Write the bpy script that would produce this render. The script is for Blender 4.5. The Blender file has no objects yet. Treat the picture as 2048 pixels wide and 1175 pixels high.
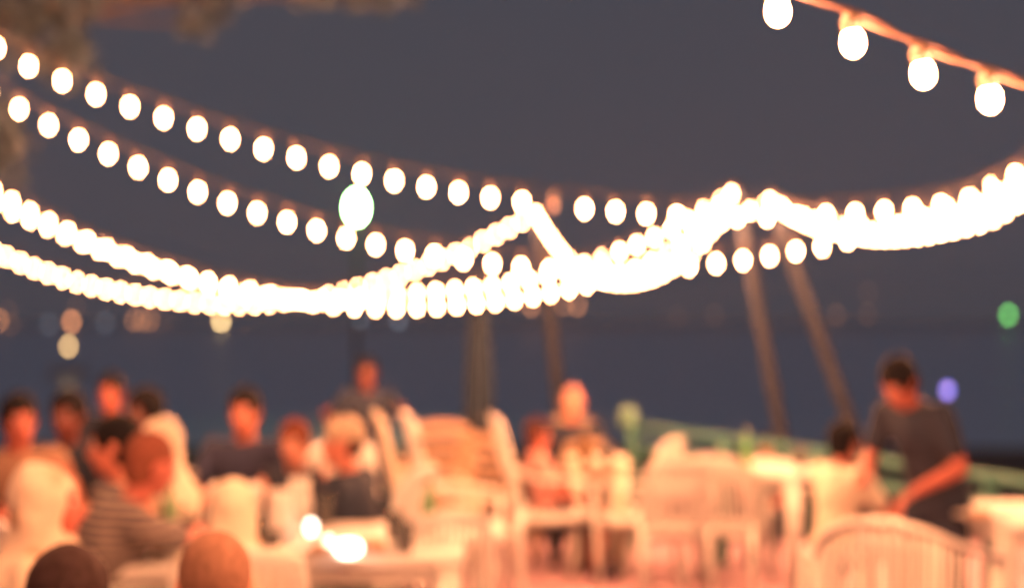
import bpy, bmesh, math, random
from mathutils import Vector, Matrix, noise
random.seed(11)
R = math.radians
SC = bpy.context.scene
COL = SC.collection

# ------------------------------------------------------------------ camera
CAMZ, FPX, HOR = 1.66, 2844.4, 640.0          # metres, pixels of the 2048 frame
cam = bpy.data.cameras.new('camera'); cam_o = bpy.data.objects.new('camera', cam); COL.objects.link(cam_o)
cam.lens = 50; cam.sensor_width = 36
cam_o.location = (0, 0, CAMZ); cam_o.rotation_euler = (R(90), 0, 0)
cam.shift_y = (HOR - 587.5) / 2048
cam.clip_start = .05; cam.clip_end = 5000
cam.dof.use_dof = True; cam.dof.focus_distance = 1.75
cam.dof.aperture_fstop = 1.6; cam.dof.aperture_ratio = 1.2
SC.camera = cam_o

# ------------------------------------------------------------------ world: night sky
w = bpy.data.worlds.new('World'); SC.world = w; w.use_nodes = True
nt = w.node_tree; bg = nt.nodes['Background']
sky = nt.nodes.new('ShaderNodeTexSky'); sky.sky_type = 'NISHITA'; sky.sun_disc = False
sky.sun_elevation = R(-6); sky.sun_rotation = R(200)
mul = nt.nodes.new('ShaderNodeMixRGB'); mul.blend_type = 'ADD'; mul.inputs[0].default_value = 1
mul.inputs[1].default_value = (.052, .0575, .0775, 1)          # town glow of the night sky
sc_ = nt.nodes.new('ShaderNodeMixRGB'); sc_.blend_type = 'MULTIPLY'; sc_.inputs[0].default_value = 1
sc_.inputs[2].default_value = (.05, .05, .05, 1)
nt.links.new(sky.outputs[0], sc_.inputs[1]); nt.links.new(sc_.outputs[0], mul.inputs[2])
nt.links.new(mul.outputs[0], bg.inputs[0]); bg.inputs[1].default_value = 1.0

vs = SC.view_settings
vs.view_transform = 'Standard'; vs.look = 'None'; vs.exposure = 0; vs.gamma = 1
SC.cycles.use_denoising = True
SC.cycles.denoising_input_passes = 'RGB_ALBEDO_NORMAL'
SC.cycles.use_adaptive_sampling = False
try: SC.cycles.denoiser = 'OPENIMAGEDENOISE'
except Exception: pass
SC.cycles.max_bounces = 5; SC.cycles.diffuse_bounces = 3; SC.cycles.glossy_bounces = 2
SC.cycles.transmission_bounces = 4; SC.cycles.volume_bounces = 0
SC.cycles.caustics_reflective = False; SC.cycles.caustics_refractive = False
SC.cycles.sample_clamp_indirect = 3; SC.cycles.sample_clamp_direct = 90
SC.cycles.use_light_tree = True

BULB = 900.0            # radiance of a festoon bulb
HAZE = .0004

# ------------------------------------------------------------------ helpers
def at(px, py, d):
    return Vector(((px - 1024) * d / FPX, d, CAMZ - (py - HOR) * d / FPX))

MATS = {}
def mat(name, col, rough=.6, noise_amt=.12, scale=12.0, bump=0.0, spec=.4, emit=None, strength=0, trans=0.0, ior=1.45, metal=0.0):
    if name in MATS: return MATS[name]
    m = bpy.data.materials.new(name); m.use_nodes = True
    n = m.node_tree; b = n.nodes['Principled BSDF']
    b.inputs['Roughness'].default_value = rough
    b.inputs['Specular IOR Level'].default_value = spec
    b.inputs['IOR'].default_value = ior
    b.inputs['Metallic'].default_value = metal
    b.inputs['Base Color'].default_value = (*col, 1)
    if trans: b.inputs['Transmission Weight'].default_value = trans
    if noise_amt:
        tc = n.nodes.new('ShaderNodeTexCoord'); no = n.nodes.new('ShaderNodeTexNoise')
        no.inputs['Scale'].default_value = scale; no.inputs['Detail'].default_value = 5
        ra = n.nodes.new('ShaderNodeMapRange')
        ra.inputs[1].default_value = .3; ra.inputs[2].default_value = .7
        ra.inputs[3].default_value = 1 - noise_amt; ra.inputs[4].default_value = 1 + noise_amt
        mx = n.nodes.new('ShaderNodeMixRGB'); mx.blend_type = 'MULTIPLY'; mx.inputs[0].default_value = 1
        mx.inputs[1].default_value = (*col, 1)
        n.links.new(tc.outputs['Object'], no.inputs['Vector']); n.links.new(no.outputs['Fac'], ra.inputs[0])
        n.links.new(ra.outputs[0], mx.inputs[2]); n.links.new(mx.outputs[0], b.inputs['Base Color'])
        if bump:
            bp = n.nodes.new('ShaderNodeBump'); bp.inputs['Strength'].default_value = bump
            n.links.new(no.outputs['Fac'], bp.inputs['Height']); n.links.new(bp.outputs[0], b.inputs['Normal'])
    if emit:
        b.inputs['Emission Color'].default_value = (*emit, 1); b.inputs['Emission Strength'].default_value = strength
    MATS[name] = m
    return m

def stripes(name, a, c, scale, axis='Z', dist=1.5):
    if name in MATS: return MATS[name]
    m = bpy.data.materials.new(name); m.use_nodes = True; n = m.node_tree; b = n.nodes['Principled BSDF']
    tc = n.nodes.new('ShaderNodeTexCoord'); wv = n.nodes.new('ShaderNodeTexWave')
    wv.bands_direction = axis; wv.inputs['Scale'].default_value = scale; wv.inputs['Distortion'].default_value = dist
    cr = n.nodes.new('ShaderNodeValToRGB')
    cr.color_ramp.elements[0].position = .7; cr.color_ramp.elements[0].color = (*a, 1)
    cr.color_ramp.elements[1].position = .8; cr.color_ramp.elements[1].color = (*c, 1)
    n.links.new(tc.outputs['Object'], wv.inputs['Vector']); n.links.new(wv.outputs['Fac'], cr.inputs[0])
    n.links.new(cr.outputs[0], b.inputs['Base Color']); b.inputs['Roughness'].default_value = .85
    MATS[name] = m; return m

def flowers(name, a, c, scale):
    if name in MATS: return MATS[name]
    m = bpy.data.materials.new(name); m.use_nodes = True; n = m.node_tree; b = n.nodes['Principled BSDF']
    tc = n.nodes.new('ShaderNodeTexCoord'); wv = n.nodes.new('ShaderNodeTexVoronoi')
    wv.inputs['Scale'].default_value = scale
    cr = n.nodes.new('ShaderNodeValToRGB')
    cr.color_ramp.elements[0].position = .2; cr.color_ramp.elements[0].color = (*a, 1)
    cr.color_ramp.elements[1].position = .45; cr.color_ramp.elements[1].color = (*c, 1)
    n.links.new(tc.outputs['Object'], wv.inputs['Vector']); n.links.new(wv.outputs['Distance'], cr.inputs[0])
    n.links.new(cr.outputs[0], b.inputs['Base Color']); b.inputs['Roughness'].default_value = .85
    MATS[name] = m; return m

def meshobj(name, bm, m, parent=None, smooth=True):
    me = bpy.data.meshes.new(name); bm.normal_update(); bm.to_mesh(me); bm.free()
    if smooth:
        for p in me.polygons: p.use_smooth = True
    me.materials.append(m)
    o = bpy.data.objects.new(name, me); COL.objects.link(o)
    if parent: o.parent = parent
    return o

def tag(o, label=None, cat=None, group=None, kind=None):
    if label: o['label'] = label
    if cat: o['category'] = cat
    if group: o['group'] = group
    if kind: o['kind'] = kind
    return o

def empty(name, loc, rz=0, label=None, cat=None, group=None):
    o = bpy.data.objects.new(name, None); COL.objects.link(o); o.empty_display_size = .1
    o.location = loc; o.rotation_euler = (0, 0, rz)
    return tag(o, label, cat, group)

def copy_tree(o, parent=None):
    c = o.copy(); COL.objects.link(c); c.parent = parent
    for ch in list(o.children): copy_tree(ch, c)
    return c

def frame_of(axis):
    z = axis.normalized()
    a = Vector((1, 0, 0)) if abs(z.x) < .8 else Vector((0, 1, 0))
    x = z.cross(a).normalized(); y = z.cross(x)
    return x, y, z

def cap(bm, p1, p2, r1, r2, n=14, h=5):
    """tapered capsule"""
    p1 = Vector(p1); p2 = Vector(p2)
    ax = p2 - p1
    if ax.length < 1e-5: ax = Vector((0, 0, 1e-4))
    x, y, z = frame_of(ax)
    rings = []
    for i in range(h):
        a = -math.pi/2 + (i + .5) / h * math.pi/2
        rings.append((p1 + z*math.sin(a)*r1, math.cos(a)*r1))
    for i in range(h):
        a = (i + .5) / h * math.pi/2
        rings.append((p2 + z*math.sin(a)*r2, math.cos(a)*r2))
    vs = []
    for c, r in rings:
        vs.append([bm.verts.new(c + x*math.cos(t)*r + y*math.sin(t)*r) for t in [2*math.pi*k/n for k in range(n)]])
    for a, b in zip(vs, vs[1:]):
        for k in range(n): bm.faces.new((a[k], a[(k+1) % n], b[(k+1) % n], b[k]))
    bm.faces.new(list(reversed(vs[0]))); bm.faces.new(vs[-1])

def ell(bm, c, r, X=None, Y=None, Z=None, n=18, h=11):
    c = Vector(c)
    X = X or Vector((1, 0, 0)); Y = Y or Vector((0, 1, 0)); Z = Z or Vector((0, 0, 1))
    vs = []
    for i in range(1, h):
        a = -math.pi/2 + i/h*math.pi
        vs.append([bm.verts.new(c + X*r[0]*math.cos(a)*math.cos(t) + Y*r[1]*math.cos(a)*math.sin(t) + Z*r[2]*math.sin(a))
                   for t in [2*math.pi*k/n for k in range(n)]])
    for a, b in zip(vs, vs[1:]):
        for k in range(n): bm.faces.new((a[k], a[(k+1) % n], b[(k+1) % n], b[k]))
    lo = bm.verts.new(c - Z*r[2]); hi = bm.verts.new(c + Z*r[2])
    for k in range(n):
        bm.faces.new((lo, vs[0][(k+1) % n], vs[0][k])); bm.faces.new((hi, vs[-1][k], vs[-1][(k+1) % n]))

def box(bm, c, s, M=None):
    vs = []
    for dx in (-.5, .5):
        for dy in (-.5, .5):
            for dz in (-.5, .5):
                v = Vector((dx*s[0], dy*s[1], dz*s[2]))
                if M: v = M @ v
                vs.append(bm.verts.new(v + Vector(c)))
    for f in ((0, 1, 3, 2), (4, 6, 7, 5), (0, 4, 5, 1), (2, 3, 7, 6), (0, 2, 6, 4), (1, 5, 7, 3)):
        bm.faces.new([vs[i] for i in f])

def lathe(bm, prof, n=16, base=Vector((0, 0, 0))):
    vs = []
    for r, z in prof:
        vs.append([bm.verts.new(base + Vector((r*math.cos(t), r*math.sin(t), z))) for t in [2*math.pi*k/n for k in range(n)]])
    for a, b in zip(vs, vs[1:]):
        for k in range(n): bm.faces.new((a[k], a[(k+1) % n], b[(k+1) % n], b[k]))
    bm.faces.new(list(reversed(vs[0]))); bm.faces.new(vs[-1])
    bmesh.ops.recalc_face_normals(bm, faces=bm.faces[:])

def sweep(bm, pts, wid, thick, up=None, n=10):
    """flat rounded ribbon along pts; wid across (side = tangent x up), thick along up"""
    pts = [Vector(p) for p in pts]; N = len(pts)
    if not hasattr(wid, '__len__'): wid = [wid]*N
    if not hasattr(thick, '__len__'): thick = [thick]*N
    up0 = Vector(up) if up else Vector((0, 0, 1))
    vs = []
    for i, p in enumerate(pts):
        t = (pts[min(i+1, N-1)] - pts[max(i-1, 0)]).normalized()
        s = t.cross(up0)
        if s.length < 1e-4: s = t.cross(Vector((0, 1, 0)))
        s.normalize(); u = s.cross(t)
        ring = []
        for k in range(n):
            a = 2*math.pi*k/n
            ca, sa = math.cos(a), math.sin(a)
            e = .45
            ring.append(bm.verts.new(p + s*wid[i]/2*math.copysign(abs(ca)**e, ca) + u*thick[i]/2*math.copysign(abs(sa)**e, sa)))
        vs.append(ring)
    for a, b in zip(vs, vs[1:]):
        for k in range(n): bm.faces.new((a[k], a[(k+1) % n], b[(k+1) % n], b[k]))
    bm.faces.new(list(reversed(vs[0]))); bm.faces.new(vs[-1])

def catmull(P, sub=14):
    P = [Vector(p) for p in P]
    Q = [P[0]*2 - P[1]] + P + [P[-1]*2 - P[-2]]
    out = []
    for i in range(1, len(Q)-2):
        a, b, c, d = Q[i-1], Q[i], Q[i+1], Q[i+2]
        for k in range(sub):
            t = k/sub
            out.append(.5*((2*b) + (c-a)*t + (2*a-5*b+4*c-d)*t*t + (3*b-a-3*c+d)*t**3))
    out.append(P[-1]); return out

def tube(bm, pts, rad, n=8):
    pts = [Vector(p) for p in pts]; N = len(pts)
    if not hasattr(rad, '__len__'): rad = [rad]*N
    vs = []
    x = None
    for i, p in enumerate(pts):
        t = (pts[min(i+1, N-1)] - pts[max(i-1, 0)]).normalized()
        if x is None: x, y, _ = frame_of(t)
        else:
            x = (x - t*x.dot(t)).normalized(); y = t.cross(x)
        vs.append([bm.verts.new(p + (x*math.cos(a) + y*math.sin(a))*rad[i]) for a in [2*math.pi*k/n for k in range(n)]])
    for a, b in zip(vs, vs[1:]):
        for k in range(n): bm.faces.new((a[k], a[(k+1) % n], b[(k+1) % n], b[k]))
    bm.faces.new(list(reversed(vs[0]))); bm.faces.new(vs[-1])

VOXF = 1.25
WORK = bpy.data.scenes.new('work')
def fuse(name, bm, voxel, m, parent, smooth=3, wrinkle=0.0, wscale=9.0):
    """weld the overlapping solids of bm into one continuous skin"""
    me = bpy.data.meshes.new(name + '_src'); bm.to_mesh(me); bm.free()
    o = bpy.data.objects.new('fuse_src', me); WORK.collection.objects.link(o)
    md = o.modifiers.new('r', 'REMESH'); md.mode = 'VOXEL'; md.voxel_size = voxel*VOXF; md.use_smooth_shade = True
    if smooth:
        ms = o.modifiers.new('s', 'SMOOTH'); ms.factor = .5; ms.iterations = smooth
    WORK.view_layers[0].update(); dg = WORK.view_layers[0].depsgraph
    res = bpy.data.meshes.new_from_object(o.evaluated_get(dg))
    bpy.data.objects.remove(o); bpy.data.meshes.remove(me)
    if wrinkle:
        for v in res.vertices:
            q = Vector((v.co.x*wscale, v.co.y*wscale, v.co.z*wscale*.6))
            v.co += v.normal * wrinkle * noise.noise(q)
    res.name = name
    res.materials.clear(); res.materials.append(m)
    for p in res.polygons: p.use_smooth = True
    ob = bpy.data.objects.new(name, res); COL.objects.link(ob); ob.parent = parent
    return ob

# ------------------------------------------------------------------ materials
WHITE = mat('white_plastic', (.78, .76, .72), .42, .06, 9)
WHITE2 = mat('cream_plastic', (.7, .62, .5), .5, .08, 9)
BROWNP = mat('tan_plastic', (.56, .38, .26), .5, .1, 9)
CABLE = mat('cable_rubber', (.022, .018, .018), .6, .15, 40)
CABLE2 = mat('lit_cable', (.1, .055, .045), .6, .15, 40)  # nearest cable: the bulbs' light on it is put into the colour
SOCKET = mat('socket_plastic', (.13, .095, .08), .5, .1, 60)
BULBM = mat('bulb_glow', (.9, .8, .7), .3, 0, emit=(1, .37, .152), strength=BULB)
BULBDIM = mat('bulb_dim', (.2, .09, .06), .3, 0, emit=(1, .4, .2), strength=1.5)
for _m in (BULBM,):
    try: _m.cycles.emission_sampling = 'FRONT'
    except Exception: pass
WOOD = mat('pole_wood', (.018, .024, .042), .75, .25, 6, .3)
SAND = mat('terrace_sand', (.5, .31, .35), .9, .22, 3.0, .5)
BEACH = mat('unlit_dark_sand', (.02, .022, .03), .7, .3, .8, .4)  # near-black sand: the beach's lack of light is put into the colour
LEAF = mat('leaf', (.06, .1, .14), .6, .3, 3)
BARK = mat('bark', (.12, .09, .06), .9, .3, 8, .6)
MINT = mat('turquoise_paint', (.06, .2, .175), .5, .12, 7)
DARKM = mat('dark_metal', (.05, .05, .055), .5, .1, 10)

# ------------------------------------------------------------------ ground, beach, sea, far shore
def sheet(name, x0, x1, y0, y1, nx, ny, zf, m, **k):
    bm = bmesh.new(); g = []
    for j in range(ny+1):
        y = y0 + (y1-y0)*j/ny
        g.append([bm.verts.new((x0 + (x1-x0)*i/nx, y, zf(x0 + (x1-x0)*i/nx, y))) for i in range(nx+1)])
    for j in range(ny):
        for i in range(nx): bm.faces.new((g[j][i], g[j][i+1], g[j+1][i+1], g[j+1][i]))
    o = meshobj(name, bm, m); tag(o, kind='structure'); return o

bm = bmesh.new()
g = []
NX, NY = 90, 90
for j in range(NY+1):
    y = -7 + (10.7+7)*j/NY
    g.append([bm.verts.new((-9 + 18*i/NX, y, .012*noise.noise(Vector((i*.25, j*.25, 0))))) for i in range(NX+1)])
for j in range(NY):
    for i in range(NX): bm.faces.new((g[j][i], g[j][i+1], g[j+1][i+1], g[j+1][i]))
low = [bm.verts.new((v.co.x, v.co.y+.05, -.75)) for v in g[-1]]
for i in range(NX): bm.faces.new((g[-1][i], g[-1][i+1], low[i+1], low[i]))
tag(meshobj('terrace_ground', bm, SAND), kind='structure')

def beach_z(x, y):
    return -.5 - max(0, y-10)*.03 + .03*noise.noise(Vector((x*.4, y*.4, 3)))
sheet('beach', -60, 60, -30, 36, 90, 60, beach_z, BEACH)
SEA = mat('sea_water', (.6, .72, .88), .28, 0, spec=.8, metal=.8)
_n = SEA.node_tree; _no = _n.nodes.new('ShaderNodeTexNoise'); _no.inputs['Scale'].default_value = .9; _no.inputs['Detail'].default_value = 6
_bp = _n.nodes.new('ShaderNodeBump'); _bp.inputs['Strength'].default_value = .15; _bp.inputs['Distance'].default_value = .3
_tc = _n.nodes.new('ShaderNodeTexCoord')
_n.links.new(_tc.outputs['Object'], _no.inputs['Vector']); _n.links.new(_no.outputs[0], _bp.inputs['Height'])
_n.links.new(_bp.outputs[0], _n.nodes['Principled BSDF'].inputs['Normal'])
sheet('sea', -700, 700, 20, 700, 8, 8, lambda x, y: -1.15, SEA)
SHORE = mat('far_shore', (.6, .58, .62), .95, .3, .05)
def shore_z(x, y):
    t = (y-400)/120
    return -1.6 + max(0, t)*(1.2 + 1.0*noise.noise(Vector((x*.012, y*.02, 1)))) if t > 0 else -1.6
sheet('far_hills', -700, 700, 396, 640, 120, 14, shore_z, SHORE)

# ------------------------------------------------------------------ festoon strings
def bulb_mesh():
    bm = bmesh.new()
    lathe(bm, [(.0088, .023), (.013, .0175), (.0165, .0095), (.0178, .001), (.0168, -.0085), (.013, -.0165), (.007, -.0215), (.003, -.023)], 14)
    me = bpy.data.meshes.new('bulb'); bm.normal_update(); bm.to_mesh(me); bm.free()
    for p in me.polygons: p.use_smooth = True
    return me
def socket_mesh():
    bm = bmesh.new()
    lathe(bm, [(.0125, .019), (.0155, .022), (.0155, .05), (.0175, .052), (.0175, .058), (.013, .062), (.0125, .076), (.006, .082)], 14)
    me = bpy.data.meshes.new('socket'); bm.normal_update(); bm.to_mesh(me); bm.free()
    for p in me.polygons: p.use_smooth = True
    me.materials.append(SOCKET); return me
BM_ON = bulb_mesh(); BM_ON.materials.append(BULBM)
BM_DIM = bulb_mesh(); BM_DIM.materials.append(BULBDIM)
SOCK = socket_mesh()

def festoon(ctrl, label, spacing=.165, twist=False, dim_px=None, start=0.0, rad=.0045, anchor=None):
    P = catmull([at(*c) for c in ctrl], 24)
    root = empty('string_light', P[0] + Vector((0, 0, .08)), 0, label, 'string lights', 'festoon strings over the terrace and beach')
    base = Vector(root.location)
    L = [0]
    for a, b in zip(P, P[1:]): L.append(L[-1] + (b-a).length)
    def pos(s):
        lo = 0
        for i in range(len(L)-1):
            if L[i+1] >= s:
                t = (s-L[i])/max(1e-6, L[i+1]-L[i]); return P[i].lerp(P[i+1], t), (P[i+1]-P[i]).normalized()
        return P[-1], (P[-1]-P[-2]).normalized()
    bm = bmesh.new(); up = Vector((0, 0, .058 if twist else .085))
    if twist:
        n = int(L[-1]/.012)
        for ph in (0, math.pi):
            pts = []
            for i in range(n+1):
                s = L[-1]*i/n; p, t = pos(s)
                sd = t.cross(Vector((0, 0, 1))).normalized(); u2 = sd.cross(t)
                a = 2*math.pi*s/.16*.5 + ph
                pts.append(p + up + (sd*math.cos(a) + u2*math.sin(a))*.006 - base)
            tube(bm, pts, .0046, 6)
    else:
        n = max(20, int(L[-1]/.055))
        tube(bm, [pos(L[-1]*i/n)[0] + up - base for i in range(n+1)], rad, 6)
    meshobj('cable', bm, CABLE2 if twist else CABLE, root)
    s = start
    if anchor is not None:
        q = 0.0
        while q < L[-1]:
            p_, _ = pos(q)
            if 1024 + p_.x/p_.y*FPX >= anchor: break
            q += .004
        s = q % spacing
    while s < L[-1]:
        p, t = pos(s)
        if dim_px is not None:
            px = 1024 + p.x/p.y*FPX
            isdim = abs(px-dim_px) < 30
        else: isdim = False
        b = bpy.data.objects.new('bulb', BM_DIM if isdim else BM_ON); COL.objects.link(b); b.parent = root
        b.location = p - base
        b.rotation_euler = (random.uniform(-.12, .12), random.uniform(-.12, .12), random.uniform(0, 6))
        if twist: b.rotation_euler = (random.uniform(-.08, .08), -.13 + random.uniform(-.05, .05), 0)
        if twist: b.scale = (1.27, 1.27, 1.14)
        if isdim: b['label'] = 'burnt out bulb glowing only faintly'
        k = bpy.data.objects.new('socket', SOCK); COL.objects.link(k); k.parent = b
        if twist: k.scale = (1, 1, .58); k.location = (0, 0, .006)
        s += spacing
    return root

def grade(ctrl, a, b):      # depth rising from a (px 0) to b (px 2048)
    return [(x, y, a + (b-a)*x/2048) for x, y in ctrl]
festoon(grade([(-620, -230), (-300, -60), (5, 103), (65, 136), (195, 190), (327, 236), (459, 278), (591, 315), (723, 348), (854, 374), (985, 396), (1115, 412), (1245, 424), (1372, 432), (1500, 434), (1686, 429), (1868, 412), (1960, 392), (2045, 362), (2463, 162)], 6.95, 8.05),
        'highest of the long strings, running from upper left past one dead bulb', .1712, dim_px=1115, anchor=327)
festoon(grade([(-500, -80), (-200, 85), (45, 222), (101, 252), (217, 308), (334, 359), (452, 405), (571, 443), (690, 475), (810, 501), (930, 519), (1046, 535), (1220, 544), (1397, 530), (1509, 517), (1618, 497), (1675, 485), (1860, 430), (2060, 335), (2463, 147)], 7.6, 8.9),
        'second long string from the top, just under the greenish floodlight', .1712, anchor=275)
D4 = 15.7
P1T = (1072, 428, 15.5); P2T = (1466, 385, 12.4); P3T = (1540, 402, 12.0)
festoon([(-420, 250, D4), (-200, 400, D4), (3, 508, D4), (118, 553, D4), (237, 583, D4), (388, 604, D4), (520, 607, D4), (685, 584, D4), (828, 540, D4), (935, 497, D4), P1T],
        'lowest string at the left edge, climbing to the single middle pole')
festoon([(-350, 120, 11), (-120, 310, 11), (38, 412, 11), (117, 455, 11), (198, 492, 11), (325, 538, 11), (455, 573, 11), (640, 606, 11.2), (796, 614, 11.3), (963, 605, 11.5), (1087, 588, 11.7), (1208, 558, 11.9), (1345, 500, 12.2), P2T],
        'string sagging lowest in mid picture, then rising to the left pole of the pair', rad=.004)
festoon([(-330, 200, 12.3), (-120, 345, 12.3), (10, 415, 12.3), (84, 448, 12.3), (195, 497, 12.3), (307, 537, 12.3), (480, 585, 12.3), (640, 600, 12.3), (850, 586, 12.3), (1000, 570, 12.4), (1120, 545, 12.4), (1254, 498, 12.4), (1360, 450, 12.4), (1425, 410, 12.4), P2T],
        'string doubling another at the left edge, rising in even steps to the tall pole', rad=.004)
festoon([P1T, (1094, 465, 15.2), (1130, 512, 14.8), (1180, 550, 14.3), (1245, 564, 13.8), (1320, 548, 13.2), (1395, 495, 12.7), (1440, 445, 12.4), (1530, 412, 12.0)],
        'short crowded string slung between the middle pole and the pole pair', rad=.004)
festoon([P3T, (1580, 430, 11.6), (1640, 455, 11.0), (1740, 474, 10.2), (1830, 471, 9.5), (1920, 455, 8.9), (1985, 436, 8.5), (2048, 398, 8.1), (2110, 368, 7.9), (2220, 302, 7.8), (2463, 150, 8.2)],
        'lower of two crowded strings running right from the pole pair', rad=.004)
festoon([P3T, (1590, 428, 11.7), (1660, 448, 11.2), (1760, 452, 10.6), (1850, 442, 10.1), (1940, 418, 9.7), (2048, 360, 9.2), (2110, 328, 9.0), (2463, 147, 8.3)],
        'upper of two crowded strings running right from the pole pair', rad=.004)
DN = 2.85
festoon([(760, -620, 2.6), (1100, -270, 2.7), (1405, -52, 2.8), (1553, 22, DN), (1702, 84, DN), (1842, 146, DN+.03), (1988, 201, DN+.08), (2140, 250, DN+.12), (2500, 330, 3.1), (3200, 345, 3.3)],
        'nearest string, crossing the upper right corner with large bulbs', spacing=.1635, twist=True, start=.002)
# unseen strings added above the frame to light the near tables and people
festoon([(-900, -900, 4.3), (0, -420, 4.3), (1024, -260, 4.3), (2100, -420, 4.3), (2900, -800, 4.3)],
        'unseen string added above the picture to light the near tables')

def raw(x, y, z): return (1024 + x*FPX/y, HOR - (z-CAMZ)*FPX/y, y)
festoon([raw(-4, 1.4, 3.3), raw(-2, 1.4, 2.95), raw(0, 1.4, 2.85), raw(2, 1.4, 2.95), raw(4, 1.4, 3.3)], 'unseen string added above the camera to light the scene from the front')  # unseen, added for more light from the camera side

# ------------------------------------------------------------------ poles
def pole(a, b, r0, r1, label):
    o = empty('wooden_pole', b, 0, label, 'pole')
    bm = bmesh.new(); pts = []; rr = []
    for i in range(25):
        t = i/24; p = Vector(b).lerp(Vector(a), t) - Vector(b)
        p += Vector((.015*noise.noise(Vector((t*3, r0*90, 0))), .015*noise.noise(Vector((t*3, 5, r1*70))), 0))
        pts.append(p); rr.append((r0 + (r1-r0)*t)*(1 + .06*(i % 6 == 0)))
    tube(bm, pts, rr, 12); meshobj('shaft', bm, WOOD, o)
    bm = bmesh.new(); c = Vector(a) - Vector(b)
    for k in range(3): 
        tube(bm, [c + Vector((math.cos(t)*(r1+.008), math.sin(t)*(r1+.008), -.06+.018*k)) for t in [2*math.pi*q/14 for q in range(15)]], .006, 6)
    meshobj('rope_lashing', bm, CABLE, o); return o
def base_pt(p, q, d, z):   # continue the pixel line p->q down to height z
    py = HOR + (CAMZ-z)*FPX/d
    px = p[0] + (q[0]-p[0])*(py-p[1])/(q[1]-p[1])
    return at(px, py, d)
pole(at(1074, 405, 15.6), base_pt((1074, 405), (1118, 790), 15.6, -.72), .075, .055, 'leaning wooden pole behind the bald man, carrying two strings')
pole(at(1470, 372, 12.5), base_pt((1474, 385), (1565, 880), 12.5, -.62), .062, .048, 'left pole of the leaning pair, nearer to upright')
pole(at(1538, 392, 12.1), base_pt((1541, 395), (1703, 850), 12.1, -.6), .062, .048, 'right pole of the leaning pair, tilted more strongly')

# ------------------------------------------------------------------ lamps far away
def far_lamp(px, py, d, rad, col, stren, label, ground=-1.2, name='shore_lamp', cat='lamp', group='lamps along the far shore'):
    c = at(px, py, d); gz = ground
    o = empty(name, (c.x, c.y, gz), 0, label, cat, group)
    bm = bmesh.new(); h = c.z - gz
    lathe(bm, [(rad*.5, 0), (rad*.3, .1), (rad*.14, .3), (rad*.12, h-rad*1.1)], 8); meshobj('post', bm, DARKM, o)
    bm = bmesh.new(); ell(bm, (0, 0, h), (rad, rad, rad), n=14, h=9)
    lamp = meshobj('lamp_globe', bm, mat('lamp_%d_%d' % (px, py), (.8, .8, .8), .4, 0, emit=col, strength=stren), o)
    return o
OR = (1, .36, .13); YE = (1, .64, .26); CW = (.7, .8, 1)
FD = 402
SH = [(16, 622, .24, OR, .7, 'dim high lamp near the left edge of the far shore'), (-2, 640, .22, OR, 7, 'orange shore lamp cut by the left edge'),
      (22, 648, .22, OR, .9, 'dim lamp below another near the left edge'), (143, 643, .25, OR, 11, 'bright orange shore lamp above the yellow boat lamp'),
      (153, 614, .22, OR, .8, 'dim lamp above the bright orange shore lamp'), (98, 648, .25, CW, .7, 'faint pale lamp left of the bright orange shore lamp'),
      (210, 645, .25, CW, .7, 'faint pale lamp right of the bright orange shore lamp'), (268, 640, .22, OR, 4.5, 'leftmost of three orange shore lamps standing close together'),
      (284, 640, .22, OR, 3.6, 'middle of three orange shore lamps standing close together'), (300, 640, .22, OR, 4.2, 'rightmost of three orange shore lamps standing close together'),
      (325, 642, .22, OR, .7, 'faint lamp right of the three close orange ones'), (442, 640, .26, YE, 22, 'brightest warm shore lamp, touching the lowest string'),
      (718, 636, .22, CW, 2.0, 'pale bluish lamp peeking under the strings, left one'), (797, 638, .22, CW, 1.8, 'pale bluish lamp peeking under the strings, right one'),
      (1062, 611, .22, OR, 8, 'orange shore lamp left of the middle pole'), (1127, 609, .22, OR, 4.5, 'orange shore lamp right of the middle pole'),
      (1155, 610, .23, OR, 6, 'brighter of the orange lamps right of the middle pole'), (1355, 632, .22, OR, .55, 'faint lamp left of the pole pair'),
      (1430, 630, .24, OR, .6, 'faint lamp close to the left of the pole pair'), (1673, 630, .25, OR, 1.1, 'dim reddish lamp just right of the pole pair'),
      (1735, 628, .23, OR, .8, 'faint lamp further right of the pole pair'), (1736, 585, .25, OR, .5, 'faint lamp high on the shore to the right')]
for px, py, rad, col, st, lab in SH: far_lamp(px, py, FD, rad*2.6, col, st*1.15, lab)
far_lamp(2017, 629, FD, .8, (.25, 1, .2), 7, 'green lamp alone at the right edge of the picture', name='harbour_lamp', group=None)
far_lamp(1895, 780, 17, .055, (.17, .19, 1), 3.6, 'small blue lamp beside the standing waiter', ground=-.75, name='beach_lamp', group=None)

# boat with a yellow lamp
bc = at(137, 692, 70)
boat = empty('moored_boat', (bc.x, bc.y, -1.15), R(25), 'dark boat on the water showing one yellow lamp', 'boat')
bm = bmesh.new(); NB = 14; rows = []
for i in range(NB+1):
    t = i/NB*2 - 1; wd = .8*(1-abs(t)**2.6)+.02; sh = .55 + .25*t*t
    rows.append([bm.verts.new((t*2.4, sx*wd*f, z)) for sx, f, z in ((-1, 1, sh), (-1, .8, .1), (0, 0, -.2), (1, .8, .1), (1, 1, sh), (1, .9, sh), (1, .7, .16), (0, 0, .0), (-1, .7, .16), (-1, .9, sh))])
for a, b in zip(rows, rows[1:]):
    for k in range(10): bm.faces.new((a[k], a[(k+1) % 10], b[(k+1) % 10], b[k]))
bm.faces.new(list(reversed(rows[0]))); bm.faces.new(rows[-1])
meshobj('hull', bm, mat('boat_paint', (.5, .55, .62), .5, .2, 4), boat).scale = (.4, .6, .7)
bm = bmesh.new(); lathe(bm, [(.04, .0), (.03, bc.z+1.15-.1)], 8); meshobj('mast', bm, DARKM, boat)
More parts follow.
